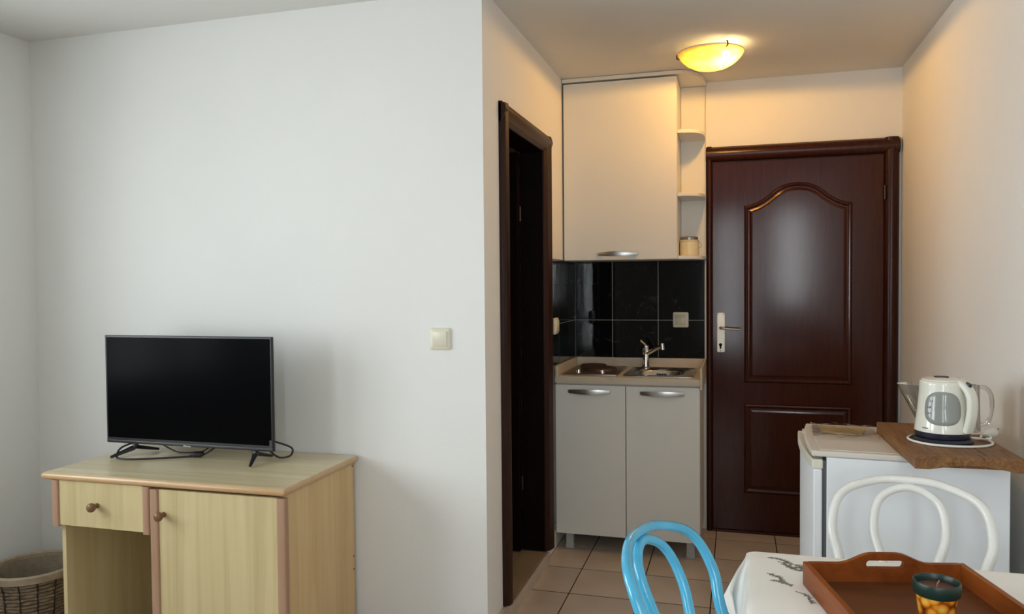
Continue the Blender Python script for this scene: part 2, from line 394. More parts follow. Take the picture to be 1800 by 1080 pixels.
# windows
def window(name, horiz, a0, a1, z0, z1, pos, n):
    e = bpy.data.objects.new(name, None); COL.objects.link(e); struct(e)
    def bx(nm, mat, u0, u1, w0, w1, t0, t1, bev=0.004):
        if horiz: return B(nm, mat, e, u0, u1, pos + t0, pos + t1, w0, w1, bev)
        return B(nm, mat, e, pos + t0, pos + t1, u0, u1, w0, w1, bev)
    fr = 0.06
    bx('frame_bar', 'window_frame_white', a0, a1, z0, z0 + fr, -0.03, 0.03); bx('frame_bar', 'window_frame_white', a0, a1, z1 - fr, z1, -0.03, 0.03)
    step = (a1 - a0) / n
    for k in range(n + 1):
        c = min(max(a0 + k * step, a0 + fr / 2), a1 - fr / 2)
        bx('frame_bar', 'window_frame_white', c - fr / 2, c + fr / 2, z0 + fr, z1 - fr, -0.03, 0.03)
    for k in range(n): bx('pane', 'window_glass', a0 + k * step + 0.03, a0 + (k + 1) * step - 0.03, z0 + fr, z1 - fr, -0.003, 0.003, 0)
window('window_1', False, 0.75, 1.90, 0.80, 2.02, XW - 0.07, 2)
window('window_added', False, -0.80, 0.35, 0.80, 2.02, XW - 0.07, 2)  # unseen window, added so light reaches the right wall
window('window_3', True, 0.44, 0.78, 1.05, 2.25, YR - 0.07, 1)
window('window_4', True, -0.28, 0.10, 0.5, 2.25, YR - 0.07, 1)

# doorway frame (architrave) + open leaf : door_2
def arch_profile_x(m, y0, y1, z0, z1, x, d_):
    m.box(x, x + d_, y0, y1, z0, z1)
d2 = bpy.data.objects.new('door_2', None); COL.objects.link(d2); struct(d2)
m = MB().prism([(2.893, XL - 0.01), (2.893, XL + 0.012), (2.903, XL + 0.026), (2.930, XL + 0.030), (2.968, XL + 0.020), (2.985, XL + 0.006), (2.985, XL - 0.004), (2.962, XL - 0.01)], 0.076, 2.055, 'z')
m.v = [(b, a, c) for a, b, c in m.v]; m.build('jamb', 'dark_jamb', d2, 0.002)
m = MB().prism([(3.697, XL - 0.01), (3.697, XL + 0.012), (3.687, XL + 0.026), (3.660, XL + 0.030), (3.622, XL + 0.020), (3.605, XL + 0.006), (3.605, XL - 0.004), (3.628, XL - 0.01)], 0.055, 2.055, 'z')
m.v = [(b, a, c) for a, b, c in m.v]; m.build('jamb', 'dark_jamb', d2, 0.002)
m = MB().prism([(2.060, XL - 0.01), (2.060, XL + 0.012), (2.050, XL + 0.026), (2.030, XL + 0.031), (1.995, XL + 0.020), (1.978, XL + 0.006), (1.978, XL - 0.004), (1.997, XL - 0.01)], 2.893, 3.697, 'z')
m.v = [(b, c, a) for a, b, c in m.v]; m.build('head_jamb', 'dark_jamb', d2, 0.002)
B('lining', 'doorway_shade_wood', d2, XL - 0.112, XL - 0.004, 2.962, 2.985, 0.055, 1.998)
B('lining', 'doorway_shade_wood', d2, XL - 0.112, XL - 0.004, 3.605, 3.628, 0.055, 1.998)
B('lining', 'doorway_shade_wood', d2, XL - 0.112, XL - 0.004, 2.985, 3.605, 1.978, 1.998)
B('leaf', 'doorway_shade_wood', d2, -1.62, -1.0, 3.565, 3.605, 0.06, 1.975, 0.003)
for z in (0.35, 1.65): MB().tube([(-0.998, 3.600, z), (-0.998, 3.600, z + 0.07)], 0.006, 8).build('hinge', 'lamp_metal', d2)
# threshold strip of the step and skirting
for i_, (y0, y1) in enumerate(((2.965, 3.278), (3.281, 3.622))):
    struct(MB().box(XL + 0.006, XL + 0.018, y0, y1, 0.0, 0.048).build('trim_%d' % (2 * i_ + 1), 'skirting_tile', bevel=0.001, bseg=1))
    struct(MB().box(XL - 0.111, XL + 0.004, y0, y1, 0.0, 0.052).build('trim_%d' % (2 * i_ + 2), 'shaded_floor_tile', bevel=0.001, bseg=1))
struct(MB().box(XL + 0.0005, XL + 0.012, YT, 2.962, 0.0, 0.072).build('baseboard_hall', 'skirting_tile', bevel=0.002, bseg=1))

# black wall tiles
wb = bpy.data.objects['wall_back']; wh = bpy.data.objects['wall_hall_left']
def wall_tiles():
    g = 0.0018
    B('tile_grout', 'grout_light', wb, XL, -0.163, YB - 0.005, YB, 0.80, 1.474)
    B('tile_grout', 'grout_light', wh, XL, XL + 0.005, 3.706, YB, 0.105, 1.474)
    bx = [XL + 0.008, -0.6660, -0.4140, -0.1645]; zs = [0.809, 1.142, 1.474]
    for i in range(3):
        for j in range(2): B('tile', 'black_tile', wb, bx[i] + g, bx[i + 1] - g, YB - 0.0085, YB - 0.003, zs[j] + g, zs[j + 1] - g, 0.0012, 1)
    ys = [3.707, 3.896, 4.148, YB - 0.008]; zs = [0.105, 0.143, 0.476, 0.809, 1.142, 1.474]
    for i in range(3):
        for j in range(5): B('tile', 'black_tile', wh, XL + 0.003, XL + 0.0085, ys[i] + g, ys[i + 1] - g, zs[j] + g, zs[j + 1] - g, 0.0012, 1)
wall_tiles()

# ------------------------------------------------------------------ entrance door : door_1
d1 = bpy.data.objects.new('door_1', None); COL.objects.link(d1); struct(d1)
LX0, LX1, LZ1 = -0.128, 0.722, 1.995; FX0, FX1, FZ = -0.1565, 0.790, 2.073
def half_round(u0, u1, d_, n=8):
    return [(u0, YB), (u0, YB - 0.010)] + [((u0 + u1) / 2 - (u1 - u0) / 2 * 0.96 * math.cos(PI * k / n), YB - 0.010 - (d_ - 0.010) * math.sin(PI * k / n)) for k in range(n + 1)] + [(u1, YB - 0.010), (u1, YB)]
MB().prism(half_round(FX0, LX0 + 0.004, 0.034), 0, FZ, 'z').build('jamb', 'mahogany_frame', d1, angle=50)
MB().prism(half_round(LX1 - 0.004, FX1, 0.042), 0, FZ, 'z').build('jamb', 'mahogany_frame', d1, angle=50)
m = MB().prism(half_round(LZ1 - 0.004, FZ, 0.044), FX0, FX1, 'z'); m.v = [(c, b, a) for a, b, c in m.v]
m.build('head_jamb', 'mahogany_frame', d1, angle=50)
YL = YB - 0.018
leaf = B('leaf', 'mahogany', d1, LX0 + 0.004, LX1 - 0.004, YL, YB - 0.001, 0.012, LZ1 - 0.006, 0.003)
B('sill', 'mahogany_frame', d1, LX0, LX1, YB - 0.03, YB - 0.001, 0.0, 0.012, 0.002)
def panel(contour, nm):
    # contour: CCW list of (x,z); raised moulding with a sunken groove and raised field
    n = len(contour)
    def off(dist):
        out = []
        for i in range(n):
            a, b, c = Vector(contour[i - 1]), Vector(contour[i]), Vector(contour[(i + 1) % n])
            n1 = Vector((-(b - a).y, (b - a).x)).normalized(); n2 = Vector((-(c - b).y, (c - b).x)).normalized()
            k = (n1 + n2); k = k.normalized(); sc = 1 / max(0.5, k.dot(n1)); q = b + k * dist * sc; out.append((q.x, q.y))
        return out
    prof = [(0.0, 0.0), (0.005, 0.006), (0.011, 0.0075), (0.017, 0.005), (0.021, 0.0008), (0.026, 0.0008), (0.034, 0.004), (0.042, 0.0055)]
    loops = [[(x, YL - h_, z) for x, z in off(o_)] for o_, h_ in prof]
    MB().rings(loops, False, True).build(nm, 'mahogany', leaf, angle=7).data.flip_normals()
arch = [(0.040, 0.812), (0.571, 0.812), (0.571, 1.752)]
half = [(0.545, 1.755), (0.50, 1.772), (0.455, 1.802), (0.41, 1.838), (0.36, 1.860), (0.3055, 1.867)]
hs = [(p.x, p.y) for p in crom([(x, z, 0) for x, z in half], 4)]
arch += hs + [(0.611 - x, z) for x, z in hs[-2::-1]] + [(0.040, 1.752)]
panel(arch, 'raised_panel')
panel([(0.040, 0.218), (0.571, 0.218), (0.571, 0.698), (0.040, 0.698)], 'raised_panel')
# handle
hp = MB().prism(rrect(-0.100, -0.060, 0.972, 1.184, 0.006, 4), YL - 0.006, YL, 'y').build('handle_plate', 'nickel_plate', d1, 0.0015)
MB().lathe([(0, -0.0), (0.011, 0), (0.012, 0.004), (0.012, 0.010), (0, 0.010)], 16).build('handle_rose', 'nickel_plate', hp)
o = hp.children[0]; o.rotation_euler = (PI / 2, 0, 0); o.location = (-0.080, YL - 0.006, 1.105)
MB().tube(crom([(-0.080, YL - 0.010, 1.105), (-0.080, YL - 0.045, 1.105), (-0.070, YL - 0.055, 1.104), (-0.040, YL - 0.055, 1.100), (0.022, YL - 0.052, 1.097)], 5), [0.008] * 11 + [0.0075, 0.007, 0.0065, 0.006, 0.0055, 0.0052, 0.005, 0.005, 0.005, 0.005], 8).build('lever', 'satin_metal', hp)
MB().prism([(-0.082 + 0.0085 * math.cos(a), 1.012 + 0.0085 * math.sin(a)) for a in [k * PI / 8 - PI / 3 for k in range(14)]] + [(-0.086, 0.990), (-0.078, 0.990)], YL - 0.0068, YL - 0.005, 'y').build('keyhole', 'black_hole', hp)
for x, z in ((-0.095, 1.177), (-0.066, 1.177), (-0.082, 0.980)):
    MB().prism([(x + 0.003 * math.cos(k * PI / 4), z + 0.003 * math.sin(k * PI / 4)) for k in range(8)], YL - 0.007, YL - 0.005, 'y').build('screw', 'lamp_metal', hp)
for z in (0.30, 1.76): MB().tube([(LX1 - 0.002, YB - 0.032, z), (LX1 - 0.002, YB - 0.032, z + 0.07)], 0.006, 8).build('hinge', 'lamp_metal', d1)

# ------------------------------------------------------------------ wall cabinet, end shelf
c = thing('wall_cabinet', 'tall cream hanging cabinet with one door above the black tiles', 'cabinet', (0, 0, 1.468))
B('body', 'cabinet_white', c, -0.880, -0.290, 4.052, YB - 0.001, 0, 0.925, 0.001, 1)
dr = B('door', 'cabinet_white', c, -0.876, -0.291, 4.030, 4.049, 0.002, 0.926, 0.0015)
def bow_handle(parent, x0, x1, y, z, hgt=0.020, bow=0.020):
    n = 14; lo = []; rows = []
    for k in range(n + 1):
        t = k / n; x = x0 + (x1 - x0) * t; b_ = 4 * t * (1 - t)
        yy = y - 0.006 - bow * b_; h2 = hgt * (0.55 + 0.45 * b_) / 2 + 0.002
        rows.append([(x, yy, z - h2), (x, yy - 0.002, z), (x, yy, z + h2), (x, yy + 0.006, z + h2 * 0.9), (x, yy + 0.006, z - h2 * 0.9)])
    m = MB().rings(rows, True, True)
    m.box(x0, x0 + 0.012, y - 0.008, y, z - 0.007, z + 0.007).box(x1 - 0.012, x1, y - 0.008, y, z - 0.007, z + 0.007)
    return m.build('handle', 'satin_metal', parent, angle=40)
bow_handle(dr, -0.697, -0.487, 4.030, 0.033)
tb = [(-0.882, YB - 0.001), (-0.882, 4.022), (-0.290, 4.022)] + [(-0.290 + 0.135 * math.sin(a), 4.295 - 0.273 * math.cos(a)) for a in [k * PI / 16 for k in range(1, 9)]] + [(-0.155, YB - 0.001)]
MB().prism(tb, 0.934, 0.953, 'z').build('top_board', 'cabinet_white', c, 0.002)
s_ = thing('end_shelf', 'open cream end shelf with rounded boards beside the wall cabinet', 'shelf', (0, 0, 1.468))
B('back_panel', 'cabinet_white', s_, -0.288, -0.160, YB - 0.012, YB - 0.001, 0.0, 0.932)
for z in (0.0, 0.322, 0.642):
    sh = [(-0.289, YB - 0.012), (-0.289, 4.052)] + [(-0.289 + 0.131 * math.sin(a) ** 0.8, 4.318 - 0.266 * max(0, math.cos(a)) ** 0.42) for a in [k * PI / 24 for k in range(1, 13)]]
    MB().prism(sh, z, z + 0.018, 'z').build('shelf_board', 'cabinet_white', s_, 0.002)
B('side_strip', 'cabinet_edge', s_, -0.160, -0.1575, YB - 0.03, YB - 0.001, 0.0, 0.932)
j = thing('canister', 'small cream canister with a metal lid on the end shelf', 'canister', (-0.240, 4.195, 1.487))
MB().lathe([(0, 0), (0.047, 0), (0.050, 0.004), (0.050, 0.072), (0.048, 0.078), (0, 0.078)], 28).build('body', 'jar_cream', j)
MB().lathe([(0.0, 0.078), (0.052, 0.078), (0.053, 0.084), (0.0, 0.084)], 28).build('band', 'jar_cream', j)
MB().lathe([(0, 0.084), (0.045, 0.084), (0.046, 0.097), (0.042, 0.101), (0, 0.102)], 28).build('lid', 'jar_lid', j)
MB().tube(crom([(0.051, 0, 0.075), (0.060, 0, 0.064), (0.062, 0, 0.050), (0.052, 0, 0.042)], 4), 0.0018, 6).build('clasp', 'jar_lid', j)
B('side_label', 'jar_red', j, -0.0525, -0.048, -0.022, 0.002, 0.008, 0.07)

# ------------------------------------------------------------------ base cabinet, worktop, hob, sink, tap
k_ = thing('base_cabinet', 'pale grey two-door kitchen base cabinet on short legs', 'cabinet', (0, 0, 0))
m = MB().box(-0.880, -0.864, 3.832, YB - 0.03, 0.085, 0.848).box(-0.184, -0.169, 3.832, YB - 0.03, 0.085, 0.848).box(-0.864, -0.184, 3.832, YB - 0.03, 0.085, 0.101).box(-0.864, -0.184, YB - 0.04, YB - 0.03, 0.101, 0.848).box(-0.864, -0.184, 3.832, 3.88, 0.832, 0.848)
m.build('body', 'cabinet_white', k_, smooth=False)
for x0, x1, h0, h1 in ((-0.8785, -0.5262, -0.812, -0.600), (-0.5228, -0.1690, -0.455, -0.239)):
    dd = B('door', 'cabinet_white', k_, x0, x1, 3.810, 3.829, 0.084, 0.840, 0.0015)
    bow_handle(dd, h0, h1, 3.810, 0.808, 0.022, 0.02)
for x in (-0.815, -0.215):
    for y in (3.855, 4.23):
        lg = B('leg', 'leg_grey', k_, x - 0.019, x + 0.019, y - 0.019, y + 0.019, 0.022, 0.085, 0.002)
        B('foot', 'leg_grey', lg, x - 0.021, x + 0.021, y - 0.021, y + 0.021, 0.0, 0.022, 0.003)
wt = thing('worktop', 'narrow beige worktop with raised edges on the base cabinet', 'worktop', (0, 0, 0.85))
SX0, SX1, SY0, SY1 = -0.512, -0.245, 3.905, 4.165      # bowl hole
m = MB().box(-0.8770, SX0, 3.80, YB - 0.010, 0, 0.033).box(SX1, -0.168, 3.80, YB - 0.010, 0, 0.033).box(SX0, SX1, 3.80, SY0, 0, 0.033).box(SX0, SX1, SY1, YB - 0.010, 0, 0.033)
m.build('slab', 'worktop', wt, smooth=False)
B('back_upstand', 'worktop', wt, -0.8770, -0.168, YB - 0.026, YB - 0.009, 0.033, 0.084, 0.002)
B('side_upstand', 'worktop', wt, -0.8770, -0.862, 3.80, YB - 0.026, 0.033, 0.084, 0.002)
B('end_panel', 'worktop', wt, -0.1678, -0.1570, 3.796, YB - 0.009, -0.018, 0.086, 0.002)
hb = thing('hob', 'two-ring electric hob with dark plates set into the worktop', 'hob', (-0.714, 4.05, 0.8834))
MB().prism(rrect(-0.142, 0.142, -0.205, 0.215, 0.010, 4), 0, 0.007, 'z').build('rim', 'brushed_steel', hb, 0.002)
MB().prism(rrect(-0.132, 0.132, -0.195, 0.205, 0.008, 4), 0.006, 0.009, 'z').build('plate', 'hob_enamel', hb, 0.001)
for (x, y, r_) in ((0.020, -0.015, 0.090), (-0.035, 0.130, 0.070)):
    MB().lathe([(0, 0.009), (r_ + 0.006, 0.009), (r_ + 0.005, 0.013), (r_, 0.021), (r_ - 0.006, 0.024), (r_ * 0.3, 0.0235), (r_ * 0.25, 0.020), (0, 0.020)], 36, (x, y, 0)).build('hotplate', 'cast_iron', hb)
for x in (-0.062, 0.060):
    MB().lathe([(0, 0.009), (0.013, 0.009), (0.012, 0.024), (0.009, 0.027), (0, 0.027)], 18, (x, -0.160, 0)).build('knob', 'chrome', hb)
sk = thing('sink', 'small stainless steel sink with oval bowl beside the hob', 'sink', (0, 0, 0.8834))
n = 48
def oval(hx, hy, cxx, cyy, e=3.2):
    out = []
    for q in range(n):
        a = 2 * PI * q / n; ca, sa = math.cos(a), math.sin(a); rr = (abs(ca) ** e + abs(sa) ** e) ** (-1 / e)
        out.append((cxx + hx * rr * ca, cyy + hy * rr * sa))
    return out
bcx, bcy = (SX0 + SX1) / 2, (SY0 + SY1) / 2
def L(pts, z): return [(x, y, z) for x, y in pts]
def outer(hx, hy, cxx, cyy): return oval(hx, hy, cxx, cyy, 18)
ocx, ocy, ohx, ohy = -0.374, 4.055, 0.174, 0.205
loops = [L(outer(ohx, ohy, ocx, ocy), 0.000), L(outer(ohx, ohy, ocx, ocy), 0.004), L(outer(ohx - 0.008, ohy - 0.008, ocx, ocy), 0.006), L(outer(ohx - 0.013, ohy - 0.013, ocx, ocy), 0.002),
         L(oval(0.126, 0.122, bcx, bcy, 2.8), 0.002), L(oval(0.121, 0.117, bcx, bcy, 2.8), -0.004), L(oval(0.115, 0.111, bcx, bcy, 2.8), -0.075), L(oval(0.095, 0.092, bcx, bcy, 2.6), -0.092), L(oval(0.03, 0.03, bcx, bcy, 2.0), -0.096)]
MB().rings(loops, False, True).build('basin', 'brushed_steel', sk, angle=50)
for i in range(6):
    for jz in range(2):
        x = bcx - 0.002 + (i - 2.5) * 0.009
        B('overflow_slot', 'black_hole', sk, x - 0.0028, x + 0.0028, bcy + 0.1075, bcy + 0.116, -0.024 - jz * 0.012, -0.016 - jz * 0.012)
MB().lathe([(0.0, -0.0945), (0.027, -0.0945), (0.028, -0.092), (0.022, -0.0905), (0.0, -0.0925)], 24, (bcx, bcy, 0)).build('drain', 'chrome', sk)
tp = thing('tap', 'chrome single-lever mixer tap standing behind the sink bowl', 'tap', (-0.470, 4.215, 0.887))
MB().lathe([(0, 0), (0.027, 0), (0.027, 0.006), (0.023, 0.010), (0.019, 0.07), (0.018, 0.095), (0.0195, 0.10), (0.018, 0.122), (0.012, 0.128), (0, 0.128)], 24).build('body', 'chrome', tp)
MB().tube(crom([(0.005, -0.005, 0.078), (0.035, -0.030, 0.096), (0.070, -0.060, 0.118), (0.092, -0.078, 0.128)], 5), 0.0105, 12).build('spout', 'chrome', tp)
MB().tube([(0.093, -0.079, 0.141), (0.096, -0.081, 0.108)], [0.0125, 0.0125], 14).build('aerator', 'satin_metal', tp)
MB().tube(crom([(0, 0, 0.122), (-0.012, -0.006, 0.135), (-0.022, -0.012, 0.146)], 4), [0.005] * 5 + [0.0045] * 4, 8).build('lever', 'chrome', tp)
MB().lathe([(0, -0.007), (0.005, -0.005), (0.007, 0), (0.005, 0.005), (0, 0.007)], 12, (-0.024, -0.013, 0.148)).build('lever_tip', 'satin_metal', tp)

# ------------------------------------------------------------------ switches
def switch(nm, label, loc, rz, w_=0.081, rocker=True, mat='switch_cream'):
    t = thing(nm, label, 'switch' if rocker else 'socket', loc, rz)
    h_ = w_ / 2
    loops = [[(x, -y, z) for x, z in rrect(-a, a, -a, a, 0.008, 4)] for a, y in ((h_, 0.0), (h_, 0.005), (h_ - 0.004, 0.009), (h_ - 0.011, 0.011))]
    MB().rings(loops, True, True).build('frame', mat, t, angle=40)
    if rocker:
        q = h_ - 0.0125
        m = MB(); m.rings([[(x, -y, z) for x, z in rrect(-q + e_, q - e_, -q + e_, q - e_, 0.003, 3)] for e_, y in ((0, 0.010), (0, 0.0135), (0.001, 0.0145))], True, True); m.build('rocker', mat, t, angle=40)
    else:
        q = h_ - 0.012
        MB().rings([[(x, -y, z) for x, z in rrect(-q + e_, q - e_, -q + e_ + 0.004, q - e_, 0.004, 3)] for e_, y in ((0, 0.010), (0, 0.013), (0.0015, 0.0145))], True, True).build('flap', 'switch_cream_dark', t, angle=40)
    return t
switch('light_switch', 'cream light switch on the bare white wall right of the television', (-1.060, YT, 1.147), 0, 0.082)
switch('covered_socket', 'cream covered wall socket on the black tiles above the sink', (-0.292, YB - 0.0085, 1.145), 0, 0.083, False)
switch('light_switch', 'cream switch seen edge-on on black tiles beside the dark doorway', (XL + 0.0085, 3.812, 1.135), PI / 2, 0.083)

# ------------------------------------------------------------------ ceiling lamp
lx, ly = -0.113, 3.685
lp = thing('ceiling_lamp', 'lit yellow glass bowl lamp with dark clips on the hall ceiling', 'lamp', (lx, ly, H))
R_ = 0.148
MB().lathe([(R_, -0.028), (R_ * 0.98, -0.035), (R_ * 0.90, -0.052), (R_ * 0.74, -0.074), (R_ * 0.52, -0.092), (R_ * 0.27, -0.102), (0.0, -0.105)], 48).build('bowl', 'lamp_glass', lp, angle=80)
MB().lathe([(R_ - 0.004, -0.031), (R_ + 0.001, -0.031), (R_ + 0.001, -0.026), (R_ - 0.004, -0.026)], 48, close=True).build('rim', 'lamp_base', lp)
MB().lathe([(0, 0), (0.05, 0), (0.05, -0.008), (0, -0.008)], 24).build('ceiling_plate', 'lamp_base', lp)
for a in (math.radians(172), math.radians(68), math.radians(-60)):
    ca, sa = math.cos(a), math.sin(a)
    cl = MB().tube([(0.045 * ca, 0.045 * sa, -0.006), (R_ * 1.0 * ca, R_ * 1.0 * sa, -0.020)], 0.002, 6).build('arm', 'lamp_base', lp)
    MB().tube([((R_ - 0.002) * ca, (R_ - 0.002) * sa, -0.016), ((R_ + 0.006) * ca, (R_ + 0.006) * sa, -0.020), ((R_ + 0.006) * ca, (R_ + 0.006) * sa, -0.036), ((R_ - 0.006) * ca, (R_ - 0.006) * sa, -0.040)], 0.0035, 6).build('clip', 'lamp_metal', lp)
MB().lathe([(0, -0.020), (0.013, -0.016), (0.019, 0), (0.013, 0.016), (0, 0.02)], 16, (0.068, -0.045, -0.058)).build('bulb', 'bulb_glow', lp)
BULB = (lx + 0.068, ly - 0.045, H - 0.058)
pl = bpy.data.lights.new('lamp_light_down', 'SPOT'); pl.energy = 54; pl.color = (1.0, 0.64, 0.25); pl.shadow_soft_size = 0.03
pl.spot_size = math.radians(179); pl.spot_blend = 0.04
po = bpy.data.objects.new('lamp_light_down', pl); COL.objects.link(po); po.location = BULB
pl = bpy.data.lights.new('lamp_light_up', 'POINT'); pl.energy = 10; pl.color = (1.0, 0.66, 0.28); pl.shadow_soft_size = 0.02
po = bpy.data.objects.new('lamp_light_up', pl); COL.objects.link(po); po.location = BULB

# ------------------------------------------------------------------ desk
dk = thing('desk', 'pale beech desk with one drawer and one cupboard door', 'desk', (-1.400, 2.690, 0), math.radians(0.5))
def D(x): return x + 1.400
def E_(y): return y - 2.690
ZT = 0.693
# top with rounded nose
nose = [(0.0, -0.0), (0.0, -0.006)]
def top_loop(ins, z): return [(x, y, z) for x, y in rrect(-0.986 + ins, 0.0 - ins, -0.518 + ins, 0.0, 0.008, 4)]
MB().rings([top_loop(0.008, ZT - 0.024), top_loop(0.002, ZT - 0.020), top_loop(0.0, ZT - 0.012), top_loop(0.002, ZT - 0.004), top_loop(0.007, ZT - 0.0005)], True, True).build('top_edge', 'beech_edge', dk, angle=60)
MB().prism(rrect(-0.978, -0.008, -0.509, -0.002, 0.006, 3), ZT - 0.003, ZT, 'z').build('top_panel', 'beech_top', dk, 0.0006, 1)
ZB = ZT - 0.024
B('side_panel', 'beech_warm_lit', dk, -0.036, -0.019, -0.488, -0.006, 0.0, ZB, 0.001, 1)
B('side_panel', 'beech', dk, -0.925, -0.908, -0.488, -0.006, 0.0, ZB, 0.001, 1)
B('divider', 'beech', dk, -0.530, -0.514, -0.486, -0.012, 0.0, ZB, 0.001, 1)
B('back_panel', 'beech', dk, -0.908, -0.036, -0.012, -0.006, 0.03, ZB)
B('bottom_shelf', 'beech', dk, -0.514, -0.036, -0.484, -0.012, 0.05, 0.066)
B('edge_band', 'beech_edge', dk, -0.0360, -0.0188, -0.012, -0.004, 0.0, ZB)
for z in (0.655, 0.305, 0.255): MB().tube([(-0.0185, -0.018, z), (-0.0165, -0.018, z)], 0.0035, 8).build('screw_cap', 'screw_brown', dk)
def knob(parent, x, y, z):
    m = MB().lathe([(0, 0), (0.009, 0), (0.0095, 0.004), (0.0065, 0.010), (0.0075, 0.015), (0.014, 0.020), (0.0165, 0.028), (0.0145, 0.035), (0.008, 0.039), (0, 0.040)], 20)
    m.v = [(x + a, y - c_, z + b) for a, b, c_ in m.v]
    return m.build('knob', 'knob_wood', parent, angle=60)
dw = B('drawer', 'beech', dk, -0.913, -0.557, -0.508, -0.490, 0.508, ZB - 0.001, 0.001, 1)
B('drawer_side', 'beech', dw, -0.905, -0.535, -0.490, -0.05, 0.515, 0.64)
MB().prism(rrect(-0.9425, -0.913, -0.514, -0.490, 0.006, 3), 0.503, ZB - 0.001, 'z').build('edge_strip', 'pink_strip', dw)
MB().prism(rrect(-0.557, -0.5285, -0.514, -0.490, 0.006, 3), 0.503, ZB - 0.001, 'z').build('edge_strip', 'pink_strip', dw)
knob(dw, -0.748, -0.508, 0.588)
dd = B('door', 'beech', dk, -0.493, -0.036, -0.508, -0.490, 0.03, 0.661, 0.001, 1)
MB().prism(rrect(-0.5265, -0.493, -0.514, -0.490, 0.006, 3), 0.03, 0.661, 'z').build('edge_strip', 'pink_strip', dd)
MB().prism(rrect(-0.036, -0.003, -0.514, -0.490, 0.006, 3), 0.03, 0.661, 'z').build('edge_strip', 'pink_strip', dd)
knob(dd, -0.471, -0.509, 0.577)

# ------------------------------------------------------------------ television
tv = thing('television', 'black flat-screen television standing on the desk', 'television', (-2.006, 2.48, ZT))
TW, TZ0, TZ1 = 0.3745, 0.047, 0.470
B('housing', 'tv_plastic', tv, -TW, TW, -0.008, 0.006, TZ0, TZ1, 0.003)
B('rear_box', 'tv_plastic', tv, -TW + 0.08, TW - 0.08, 0.006, 0.058, TZ0 + 0.01, TZ0 + 0.27, 0.012)
B('screen', 'tv_screen', tv, -TW + 0.008, TW - 0.008, -0.0088, -0.006, TZ0 + 0.022, TZ1 - 0.008)
B('bottom_strip', 'tv_strip', tv, -TW + 0.002, TW - 0.002, -0.0105, -0.006, TZ0 + 0.006, TZ0 + 0.012, 0.001)
B('sticker', 'tv_strip', tv, TW - 0.016, TW - 0.004, -0.0095, -0.0065, TZ0 + 0.012, TZ0 + 0.042)
text_mesh('logo', 'Hisense', 0.0105, 'tv_logo', tv, Matrix.Translation((0.0, -0.0106, TZ0 + 0.0035)) @ FACE_FRONT)
def foot(xj, xf, xb, yf, yb, xtop):
    m = MB()
    m.tube([(xtop, 0.008, TZ0 + 0.012), (xj, 0.0, 0.030), (xf, yf, 0.0075)], [0.013, 0.013, 0.007], 6, flat=(0.9, 0.75))
    o_ = m.build('foot', 'tv_plastic', tv)
    m = MB().tube([(xtop, 0.010, TZ0 + 0.012), (xj, 0.012, 0.032), (xb, yb, 0.0075)], [0.013, 0.012, 0.007], 6, flat=(0.9, 0.75))
    m.build('foot_brace', 'tv_plastic', o_)
foot(-0.255, -0.290, -0.220, -0.080, 0.095, -0.245)
foot(0.290, 0.318, 0.300, -0.070, 0.095, 0.285)
cb = MB().tube(crom([(-0.225, 0.03, 0.06), (-0.290, -0.02, 0.035), (-0.285, -0.055, 0.008), (-0.235, -0.082, 0.0045), (-0.15, -0.060, 0.0045), (-0.07, -0.020, 0.005), (-0.01, 0.010, 0.006), (0.035, 0.030, 0.010), (0.07, 0.045, 0.03), (0.10, 0.06, 0.06)], 6), 0.0038, 8).build('power_cable', 'black_cable', tv)
MB().tube([(-0.005, 0.012, 0.0135), (0.010, 0.018, 0.0135), (0.030, 0.027, 0.0135), (0.042, 0.033, 0.0145)], [0.006, 0.012, 0.012, 0.006], 10).build('plug', 'black_cable', cb)
MB().tube(crom([(-0.19, 0.08, 0.03), (-0.12, 0.075, 0.006), (-0.06, 0.07, 0.006), (0.0, 0.08, 0.012), (0.05, 0.09, 0.05)], 5), 0.003, 8).build('aerial_cable', 'black_cable', tv)
MB().tube(crom([(0.30, 0.055, 0.05), (0.330, 0.075, 0.012), (0.365, 0.07, 0.009), (0.395, 0.075, 0.02), (0.390, 0.085, 0.045), (0.33, 0.065, 0.07)], 5), 0.0038, 8).build('loose_cable', 'black_cable', tv)

# ------------------------------------------------------------------ basket
bk = thing('wicker_basket', 'round woven wicker waste basket on the floor left of the desk', 'basket', (-2.655, 2.375, 0))
def bR(z): return 0.115 + 0.040 * (z / 0.27)
BH = 0.262
MB().lathe([(0, 0.003), (bR(0) - 0.008, 0.003), (bR(0.13) - 0.008, 0.13), (bR(BH) - 0.008, BH - 0.005)], 40).build('liner', 'wicker_liner', bk)
nr = 17
for i in range(nr):
    z = 0.010 + i * (BH - 0.045) / (nr - 1)
    pts = []
    for q in range(64):
        a = 2 * PI * q / 64
        rr = bR(z) + 0.0030 * math.sin(16 * a + (i % 2) * PI); pts.append((rr * math.cos(a), rr * math.sin(a), z + 0.0015 * math.sin(5 * a + i)))
    MB().tube(pts, 0.0062, 6, closed=True).build('weave_row', 'wicker', bk)
MB().lathe([(bR(BH) - 0.010, BH - 0.026), (bR(BH) - 0.009, BH), (bR(BH) + 0.004, BH + 0.004), (bR(BH) + 0.011, BH - 0.002), (bR(BH) + 0.010, BH - 0.026), (bR(BH), BH - 0.029)], 56, close=True).build('rim_band', 'wicker_band', bk)
for q in range(16):
    a = 2 * PI * (q + 0.3) / 16
    pts = [((bR(z) + 0.008 + 0.002 * math.sin(k)) * math.cos(a + 0.008 * math.sin(2.2 * k)), (bR(z) + 0.008 + 0.002 * math.sin(k)) * math.sin(a + 0.008 * math.sin(2.2 * k)), z) for k, z in enumerate([0.01 + t * (BH - 0.04) / 14 for t in range(15)])]
    MB().tube(pts, 0.0028, 5).build('tie', 'wicker_tie', bk)

